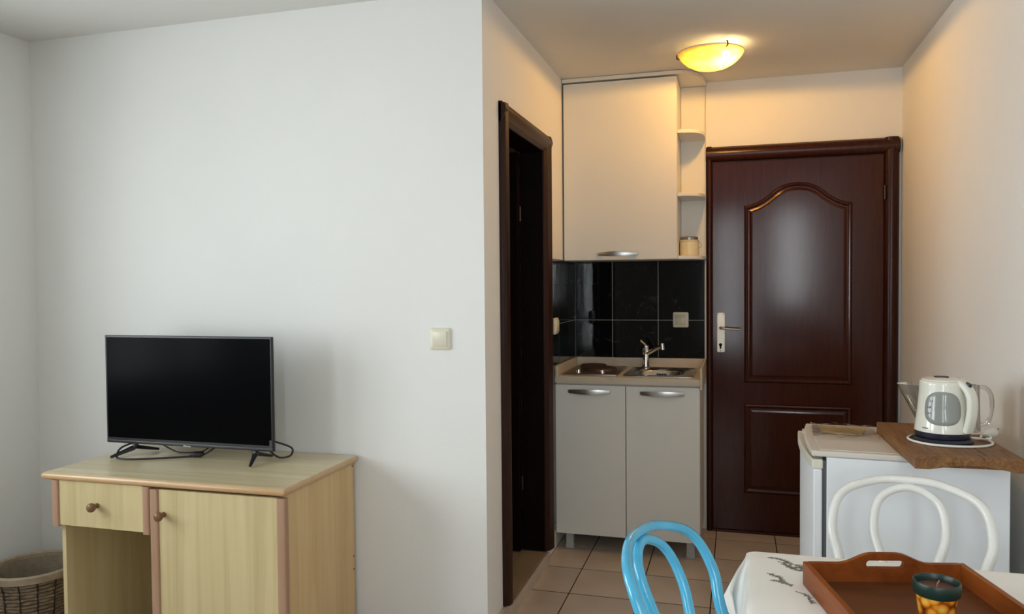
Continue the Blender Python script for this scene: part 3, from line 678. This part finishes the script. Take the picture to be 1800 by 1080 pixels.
# ------------------------------------------------------------------ fridge and things on it
fr = thing('fridge', 'small white under-counter fridge standing against the right wall', 'fridge', (0.2545, 2.430, 0), math.radians(-4.2))
B('body', 'fridge_white', fr, 0.0, 0.466, 0.0, 0.455, 0.045, 0.832, 0.003)
for x in (0.03, 0.41):
    for y in (0.04, 0.41): MB().lathe([(0, 0), (0.018, 0), (0.018, 0.03), (0.01, 0.046), (0, 0.046)], 12, (x, y, 0)).build('foot', 'gasket', fr)
WF = 0.455; ny = 14
def slab(xn, mid, xf, x1, e=0.0):
    # plan outline with a bowed front: near-end, bulge and far-end offsets
    poly = []
    for k in range(ny + 1):
        t = k / ny; x = xn * (1 - t) ** 2 + 2 * (2 * mid - (xn + xf) / 2) * t * (1 - t) + xf * t * t
        poly.append((x, -e + (WF + 2 * e) * t))
    return [(x1, -e)] + poly + [(x1, WF + e)]
MB().prism(slab(-0.040, -0.060, -0.054, 0.472, 0.004), 0.833, 0.850, 'z').build('top', 'fridge_top', fr, 0.004)
MB().prism(slab(-0.016, -0.030, -0.028, 0.466, -0.018), 0.8495, 0.8515, 'z').build('top_inlay', 'fridge_top', fr, 0.0008, 1)
MB().prism(slab(-0.036, -0.066, -0.072, -0.012), 0.050, 0.795, 'z').build('door', 'fridge_white', fr, 0.004)
dr = fr.children[-1]
MB().prism(slab(-0.040, -0.072, -0.080, -0.010, 0.001), 0.795, 0.824, 'z').build('handle_trim', 'fridge_trim', dr, 0.004)
B('gasket', 'gasket', fr, -0.012, 0.0, 0.006, 0.449, 0.055, 0.820)
MB().box(-0.066, -0.02, 0.40, 0.445, 0.824, 0.8335).build('hinge_cap', 'fridge_trim', fr, 0.002)

pb = thing('plastic_bag', 'flat crumpled clear plastic bag with papers on the fridge top', 'bag', (0.230, 2.605, 0.8522), math.radians(-4))
rows = []
for i in range(19):
    rows.append([(0.195 * jx / 21 + 0.003 * math.sin(i), 0.235 * i / 18, 0.0065 + 0.007 * max(0, math.sin(i * 0.52 + 0.7 * math.sin(jx * 0.5))) + 0.004 * math.sin(jx * 0.7 + i * 0.5) ** 2) for jx in range(22)])
MB().grid(rows).build('film', 'bag_plastic', pb, angle=80).data.flip_normals()
MB().prism([(0.03, 0.10), (0.150, 0.085), (0.172, 0.222), (0.028, 0.225)], 0.0012, 0.0035, 'z').build('paper', 'bag_paper', pb)
MB().prism([(0.004, 0.065), (0.022, 0.065), (0.024, 0.228), (0.004, 0.228)], 0.0012, 0.005, 'z').build('card_strip', 'bag_card', pb)

bo = thing('cutting_board', 'brown wooden cutting board lying on the fridge under the kettle', 'cutting board', (0.453, 2.248, 0.8518), math.radians(1.5))
n_ = 16; prof = [(0, 0), (0, 0.036)] + [(0.258, 0.036), (0.258, 0.0), (0.240, 0.0)] + [(0.240 - 0.205 * k / n_, 0.013 * math.sin(PI * k / n_)) for k in range(1, n_)] + [(0.035, 0.0)]
MB().prism(prof, 0.0, 0.030, 'y').build('grip_edge', 'board_wood', bo, 0.002)
B('plank', 'board_wood', bo, 0.0, 0.089, 0.030, 0.505, 0.0, 0.036, 0.0015, 1)
B('plank', 'board_wood', bo, 0.089, 0.177, 0.030, 0.505, 0.0, 0.036, 0.0015, 1)
B('plank', 'board_wood', bo, 0.177, 0.258, 0.030, 0.505, 0.0, 0.036, 0.0015, 1)
BZ = 0.8518 + 0.0362

kt = thing('kettle', 'cream electric kettle with grey water window on the cutting board', 'kettle', (0.568, 2.470, BZ))
MB().lathe([(0, 0), (0.078, 0), (0.080, 0.006), (0.074, 0.013), (0, 0.014)], 40).build('power_base', 'kettle_base', kt)
def kR(z):  # body radius by height
    pts = [(0.014, 0.0715), (0.030, 0.0725), (0.040, 0.0720), (0.09, 0.0655), (0.14, 0.0610), (0.172, 0.0600)]
    for (z0, r0), (z1, r1) in zip(pts, pts[1:]):
        if z <= z1: t = (z - z0) / (z1 - z0); t = max(0, t); return r0 + (r1 - r0) * t
    return pts[-1][1]
MB().lathe([(0, 0.0145), (0.0695, 0.0145), (0.0705, 0.018), (0.0705, 0.031), (0, 0.031)], 44).build('dark_band', 'kettle_base', kt)
zs = [0.031 + (0.172 - 0.031) * k / 20 for k in range(21)]
MB().lathe([(0, 0.031)] + [(kR(z), z) for z in zs] + [(0.0575, 0.175), (0, 0.176)], 56).build('body', 'kettle_white', kt, angle=40)
lid = MB().lathe([(0.056, 0.1755), (0.055, 0.179), (0.03, 0.183), (0, 0.184)], 40).build('lid', 'kettle_white', kt)
MB().prism(rrect(-0.022, 0.014, -0.012, 0.010, 0.004, 3), 0.182, 0.1865, 'z').build('lid_button', 'kettle_base', lid, 0.001)
# water window : superellipse patch lying on the body, facing the camera
ca0 = math.atan2(-2.47, -0.574) + 0.10
def on_body(u, z, lift): a = ca0 + u / 0.066; rr = kR(z) + lift; return (rr * math.cos(a), rr * math.sin(a), z)
def win(sc, lift):
    out = []
    for q in range(40):
        a = 2 * PI * q / 40; e = 2.6; rr = (abs(math.cos(a)) ** e + abs(math.sin(a)) ** e) ** (-1 / e)
        u = -0.006 + 0.050 * sc * rr * math.cos(a); z = 0.101 + 0.047 * sc * rr * math.sin(a)
        out.append(on_body(u, z, lift))
    return out
MB().rings([win(1.0, 0.0002), win(0.97, 0.0018), win(0.75, 0.0022), win(0.5, 0.0024), win(0.25, 0.0025), win(0.05, 0.0025)], False, True).build('water_window', 'kettle_window', kt, angle=60)
def on_text(nm, s, u, z, size, lift=0.0022):
    a = ca0 + u / 0.066; p = on_body(u, z, lift)
    t_ = Matrix.Translation(p) @ Matrix.Rotation(a + PI / 2, 4, 'Z') @ FACE_FRONT
    text_mesh(nm, s, size, 'print_dark', kt, t_, 0.0002)
on_text('scale_mark', '1.7', -0.036, 0.120, 0.0080, 0.0030); on_text('scale_mark', '1.0', -0.041, 0.103, 0.0080, 0.0030); on_text('scale_mark', '0.5', -0.039, 0.086, 0.0080, 0.0030)
on_text('brand_print', 'mnuk', -0.048, 0.044, 0.0080, 0.0012)
# strap handle on the right side
ha = ca0 + 0.92
hd = Vector((math.cos(ha), math.sin(ha), 0)); ht = Vector((-math.sin(ha), math.cos(ha), 0))
hp_ = crom([tuple(hd * r_ + Vector((0, 0, z))) for r_, z in ((0.025, 0.173), (0.046, 0.172), (0.066, 0.164), (0.082, 0.138), (0.085, 0.105), (0.081, 0.070), (0.073, 0.036))], 6)
loops = []
for i_, p in enumerate(hp_):
    a_ = hp_[max(0, i_ - 1)]; b_ = hp_[min(len(hp_) - 1, i_ + 1)]; tt = (b_ - a_).normalized(); nn = tt.cross(ht).normalized()
    wv = 0.019; th = 0.009
    loops.append([tuple(p + ht * (wv * math.copysign(abs(math.cos(q)) ** 0.6, math.cos(q))) + nn * (th * math.copysign(abs(math.sin(q)) ** 0.6, math.sin(q)))) for q in [2 * PI * k / 16 for k in range(16)]])
hnd = MB().rings(loops, True, True).build('handle', 'kettle_white', kt, angle=60)
pbt = hd * 0.073 + Vector((0, 0, 0.167))
m = MB().lathe([(0, 0), (0.010, 0), (0.009, 0.006), (0, 0.008)], 8); m.v = [(a, b * 0.75, c_) for a, b, c_ in m.v]
o = m.build('switch', 'kettle_base', hnd); o.location = pbt; o.rotation_euler = (0, 0.55, ha)
MB().tube(crom([(0.075, 0.02, 0.008), (0.112, 0.015, 0.006), (0.120, -0.030, 0.004), (0.085, -0.078, 0.004), (0.02, -0.098, 0.004), (-0.05, -0.085, 0.004), (-0.088, -0.03, 0.004), (-0.080, 0.030, 0.004), (-0.03, 0.082, 0.004), (0.04, 0.09, 0.004), (0.10, 0.075, 0.010), (0.125, 0.035, 0.014), (0.122, 0.0, 0.012), (0.105, 0.02, 0.006), (0.115, 0.055, 0.010), (0.135, 0.072, 0.014)], 6), 0.0034, 8).build('cord', 'white_cord', kt)
pg = MB().tube([(0.118, 0.060, 0.012), (0.140, 0.078, 0.014), (0.152, 0.088, 0.015), (0.157, 0.092, 0.015)], [0.006, 0.012, 0.014, 0.014], 10).build('plug', 'white_cord', kt)
for dz in (-0.008, 0.008): MB().tube([(0.155, 0.090, 0.015 + dz), (0.172, 0.104, 0.015 + dz)], 0.0023, 8).build('plug_pin', 'satin_metal', pg)

jg = thing('clear_jug', 'smoky clear plastic jug with flared lip behind the kettle', 'jug', (0.628, 2.640, BZ))
n2 = 36
def jl(t, z, ins=0.0):
    out = []
    for q in range(n2):
        a = 2 * PI * q / n2; x = math.cos(a); y = math.sin(a)
        rx = (0.082 + (0.050 * t ** 1.1 + 0.02 * t) * max(0, -x) ** 1.5 - 0.004 * t) - ins
        out.append((rx * x, (0.058 + 0.008 * t - ins) * y, z))
    return out
JH = 0.142
MB().rings([jl(k / 8, 0.003 + (JH - 0.003) * k / 8 + 0.0) for k in range(9)], True, False).build('body', 'clear_plastic', jg, angle=60)
# smoked spout wrapping the flared side
lo = []
for k in range(9):
    t = k / 8; ring = jl(t, 0.003 + (JH - 0.003) * t, -0.0015); lo.append([ring[q] for q in range(14, 23)])
MB().grid(lo).build('spout', 'smoke_plastic', jg, angle=60)
MB().tube(crom([(0.074, 0, 0.136), (0.095, 0, 0.134), (0.110, 0, 0.112), (0.112, 0, 0.070), (0.102, 0, 0.030), (0.080, 0, 0.020)], 6), 0.0065, 8).build('handle', 'clear_plastic', jg)

# ------------------------------------------------------------------ table, cloth, tray, candle
tb_ = thing('dining_table', 'small dining table hidden under the white tablecloth', 'table', (0.40, 1.36, 0))
MB().prism(rrect(-0.373, 0.343, -0.418, 0.433, 0.026, 6), 0.715, 0.7445, 'z').build('tabletop', 'table_leg', tb_, 0.003)
for sx in (-0.335, 0.305):
    for sy in (-0.38, 0.395): MB().prism(rrect(sx - 0.02, sx + 0.02, sy - 0.02, sy + 0.02, 0.006, 3), 0.0, 0.715, 'z').build('leg', 'table_leg', tb_)
tc = thing('tablecloth', 'white tablecloth with dark embroidered sprigs over the dining table', 'tablecloth', (0.40, 1.36, 0.745))
base = rrect(-0.377, 0.347, -0.422, 0.437, 0.022, 5)
nb = []
for i in range(len(base)):
    a = Vector(base[i]); b = Vector(base[(i + 1) % len(base)]); seg = max(1, int((b - a).length / 0.03))
    for k in range(seg): nb.append(a + (b - a) * k / seg)
cc = Vector((-0.015, 0.0075))
loops = []
cum = 0; par = []
for i in range(len(nb)): par.append(cum); cum += (nb[(i + 1) % len(nb)] - nb[i]).length
for s_i, (dz, out_) in enumerate(((0.0045, -0.02), (0.004, -0.006), (0.001, 0.0025), (-0.008, 0.005), (-0.04, 0.008), (-0.08, 0.012), (-0.12, 0.015), (-0.155, 0.018))):
    lp_ = []
    for i, p in enumerate(nb):
        a, b = nb[i - 1], nb[(i + 1) % len(nb)]; t = (b - a).normalized(); nn = Vector((t.y, -t.x))
        wv = 0.0 if dz > -0.01 else (-dz) * 0.055 * (1 + math.sin(par[i] * 2 * PI / 0.24 + 0.7))
        # loose cone of cloth at the corners
        dx = min(abs(p.x + 0.377), abs(p.x - 0.347)); dy = min(abs(p.y + 0.422), abs(p.y - 0.437))
        cornerf = math.exp(-((dx + dy) / 0.06) ** 2)
        if dz < -0.01: wv += -dz * 0.30 * cornerf
        q = p + nn * (out_ + wv)
        if dz < -0.01:      # cloth pressed in where the blue chair's hoop leans against it
            v_ = dz + 0.745 - 0.45; yl = v_ * 0.4449 - 1.3452 * 0.165 ** 2
            hx_ = -0.0308 + 0.298 * 0.165 - 0.9545 * yl - 0.40; hy_ = 1.554 + 0.9545 * 0.165 + 0.298 * yl - 1.36
            lim = hx_ + 0.021 - max(0, abs(q.y - hy_) - 0.035) * 0.9
            if q.x < lim < 0: q.x = min(lim, -0.3765)
        lp_.append((q.x, q.y, dz))
    loops.append(lp_)
inner = [[(cc.x + (p.x - cc.x) * f_, cc.y + (p.y - cc.y) * f_, 0.0045) for p in nb] for f_ in (0.02, 0.5, 0.85)]
MB().rings(inner + loops, True, False).build('cloth', 'cloth', tc, angle=70)
def sprig(x, y, ang, sc, seed):
    rnd = random.Random(seed); m = MB(); z = 0.0052
    def T(u, v): return (x + sc * (u * math.cos(ang) - v * math.sin(ang)), y + sc * (u * math.sin(ang) + v * math.cos(ang)), z)
    stem = [T(u, 0.012 * math.sin(u * 40)) for u in [0.0 + 0.012 * k for k in range(9)]]
    m.tube(stem, 0.0011, 5, flat=(0.4, 1))
    for k in range(1, 9):
        u = 0.012 * k; v = 0.012 * math.sin(u * 40)
        for sgn in (1, -1):
            if rnd.random() < 0.15: continue
            l = rnd.uniform(0.010, 0.018); aa = sgn * rnd.uniform(0.6, 1.1)
            cx_, cy_ = u + math.cos(aa) * l * 0.5, v + math.sin(aa) * l * 0.5
            lf = []
            for q in range(9):
                b = 2 * PI * q / 8; e1 = l * 0.5 * math.cos(b); e2 = l * 0.20 * math.sin(b)
                lf.append(T(cx_ + e1 * math.cos(aa) - e2 * math.sin(aa), cy_ + e1 * math.sin(aa) + e2 * math.cos(aa)))
            m.tube(lf[:-1], 0.0007, 4, closed=True, flat=(0.4, 1))
            m.tube([T(u, v), T(cx_, cy_)], 0.0006, 4, flat=(0.4, 1))
    m.build('embroidered_sprig', 'thread', tc)
for (px, py, an, sc) in ((-0.315, 0.375, -0.65, 1.0), (-0.335, 0.262, -0.35, 0.42), (-0.255, 0.33, 2.6, 0.6), (-0.29, 0.215, -1.0, 0.55), (-0.34, 0.30, -0.9, 0.55), (-0.30, 0.345, -0.25, 0.6), (-0.335, 0.395, -0.35, 0.45), (0.155, 0.270, 0.75, 0.9), (0.20, 0.235, 0.55, 0.8), (0.215, 0.345, -0.2, 0.6), (-0.30, -0.25, 0.6, 1.0), (0.22, -0.2, 2.2, 1.0)):
    sprig(px, py, an, sc, int(px * 1000) + int(py * 777))

ZC = 0.745 + 0.0052
tr = thing('serving_tray', 'reddish brown wooden tray with a cut-out handle on the tablecloth', 'tray', (0.3256, 1.4355, ZC), math.radians(12.9))
TWx, TLy, TH = 0.1545, 0.221, 0.046
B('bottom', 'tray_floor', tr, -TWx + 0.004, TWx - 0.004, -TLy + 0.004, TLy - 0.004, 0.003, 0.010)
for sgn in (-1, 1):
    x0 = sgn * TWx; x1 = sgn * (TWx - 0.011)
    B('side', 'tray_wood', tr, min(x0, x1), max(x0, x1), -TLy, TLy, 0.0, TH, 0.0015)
def end_wall(y0, y1):
    n = 32; slot = rrect(-0.036, 0.036, 0.0375, 0.0525, 0.0073, 5)
    def top(x): 
        t = abs(x) / 0.088
        return TH + (0.020 * (0.5 + 0.5 * math.cos(PI * min(1, max(0, (t - 0.25) / 0.75)))))
    outer_ = [(-TWx + 0.011, 0.0), (TWx - 0.011, 0.0)] + [((TWx - 0.011) * (1 - 2 * k / n), top((TWx - 0.011) * (1 - 2 * k / n))) for k in range(n + 1)]
    bm = bmesh.new(); faces = []
    vo = [bm.verts.new((x, y0, z)) for x, z in outer_]; vi = [bm.verts.new((x, y0, z)) for x, z in slot]
    es = []
    for vv in (vo, vi):
        for i in range(len(vv)): es.append(bm.edges.new((vv[i], vv[(i + 1) % len(vv)])))
    bmesh.ops.triangle_fill(bm, edges=es, use_beauty=True)
    ret = bmesh.ops.extrude_face_region(bm, geom=list(bm.faces))
    for v in [g_ for g_ in ret['geom'] if isinstance(g_, bmesh.types.BMVert)]: v.co.y = y1
    bmesh.ops.recalc_face_normals(bm, faces=bm.faces)
    me = bpy.data.meshes.new('handle_end'); bm.to_mesh(me); bm.free(); me.materials.append(MATS['tray_wood'])
    return link('handle_end', me, tr)
end_wall(TLy - 0.011, TLy); end_wall(-TLy, -TLy + 0.011)

cn = thing('candle', 'candle in a glass printed with orange fruit and a dark green rim', 'candle', (0.327, 1.452, ZC + 0.0102))
MB().lathe([(0, 0), (0.0240, 0), (0.0255, 0.002), (0.0335, 0.063), (0.0315, 0.063), (0.024, 0.006), (0, 0.006)], 40).build('glass', 'candle_print', cn)
MB().lathe([(0.0328, 0.056), (0.0350, 0.056), (0.0368, 0.059), (0.0375, 0.075), (0.0365, 0.0785), (0.0345, 0.0785), (0.0325, 0.074), (0.0316, 0.060)], 44, close=True).build('rim', 'candle_green', cn)
MB().lathe([(0, 0.0672), (0.0318, 0.0665)], 36).build('wax', 'candle_wax', cn)
MB().tube([(0.0, 0, 0.066), (0.001, 0.0, 0.073), (0.004, 0.0, 0.079)], 0.0011, 6).build('wick', 'wick', cn)

# ------------------------------------------------------------------ bentwood chairs
def chair(nm, label, loc, rz, mat, chips=None):
    t = thing(nm, label, 'chair', (loc[0], loc[1], 0), rz)
    top, a0, a1, a2, a3, b0, b1, b2, b3, itop, lean, curv = 0.3827, 0.1764, 0.1576, 0.1783, 0.1581, 0.0571, 0.0563, 0.0812, 0.0659, 0.3655, 0.4449, 1.3452
    O = [(a0, 0), (a1, .45 * top), (a2, .7 * top), (a3, .9 * top), (a3 * .5, .985 * top), (0, top)]
    I = [(b0, 0), (b1, .45 * itop), (b2, .72 * itop), (b3, .92 * itop), (0, itop)]
    zs = 0.45
    def curve(Lst, n=12):
        Q = [(-u, v, 0) for u, v in Lst[:-1]] + [(Lst[-1][0], Lst[-1][1], 0)] + [(u, v, 0) for u, v in Lst[:-1][::-1]]
        return [(p.x, p.y * lean - curv * p.x * p.x, zs + p.y) for p in crom(Q, n)]
    oc = curve(O); MB().tube(oc, [0.0145 - 0.0042 * min(1, max(0, (p[2] - zs) / top)) ** 1.5 for p in oc], 12).build('back_hoop', mat, t, angle=80)
    ic = curve(I); MB().tube(ic, [0.0130 - 0.0028 * min(1, max(0, (p[2] - zs) / top)) for p in ic], 12).build('inner_hoop', mat, t, angle=80)
    sc_ = (0, -0.165)
    MB().lathe([(0, -0.006), (0.178, -0.012), (0.196, -0.010), (0.200, 0.004), (0.196, 0.014), (0.182, 0.016), (0.170, 0.010), (0, 0.004)], 48, (sc_[0], sc_[1], zs - 0.012)).build('seat', mat, t, angle=50)
    for x, y, fx, fy in ((-0.165, -0.045, -0.185, 0.045), (0.165, -0.045, 0.185, 0.045), (-0.135, -0.29, -0.165, -0.345), (0.135, -0.29, 0.165, -0.345)):
        MB().tube(crom([(x, y, zs - 0.02), ((x + fx) / 2 * 1.02, (y + fy) / 2 - 0.004, 0.22), (fx, fy, 0.0)], 6), [0.0145 - 0.0035 * k / 12 for k in range(13)], 10).build('leg', mat, t, angle=80)
    MB().tube([(sc_[0] + 0.150 * math.cos(2 * PI * k / 40), sc_[1] + 0.150 * math.sin(2 * PI * k / 40), 0.27) for k in range(40)], 0.0085, 8, closed=True).build('leg_ring', mat, t, angle=80)
    if chips:
        for i_, sd in chips:
            p = Vector(oc[i_]); m = MB().lathe([(0, 0.0012), (0.003, 0.0006), (0.004, -0.001)], 7); o = m.build('paint_chip', 'chip', t)
            o.location = p + Vector((0, -0.0128, 0)); o.rotation_euler = (PI / 2, 0, sd)
    return t
chair('bentwood_chair', 'white painted bentwood chair between the table and the fridge', (0.4001, 2.029), -0.1665, 'white_paint')
chair('bentwood_chair', 'glossy light blue bentwood chair at the left of the table', (-0.0308, 1.554), 1.2679, 'blue_paint')
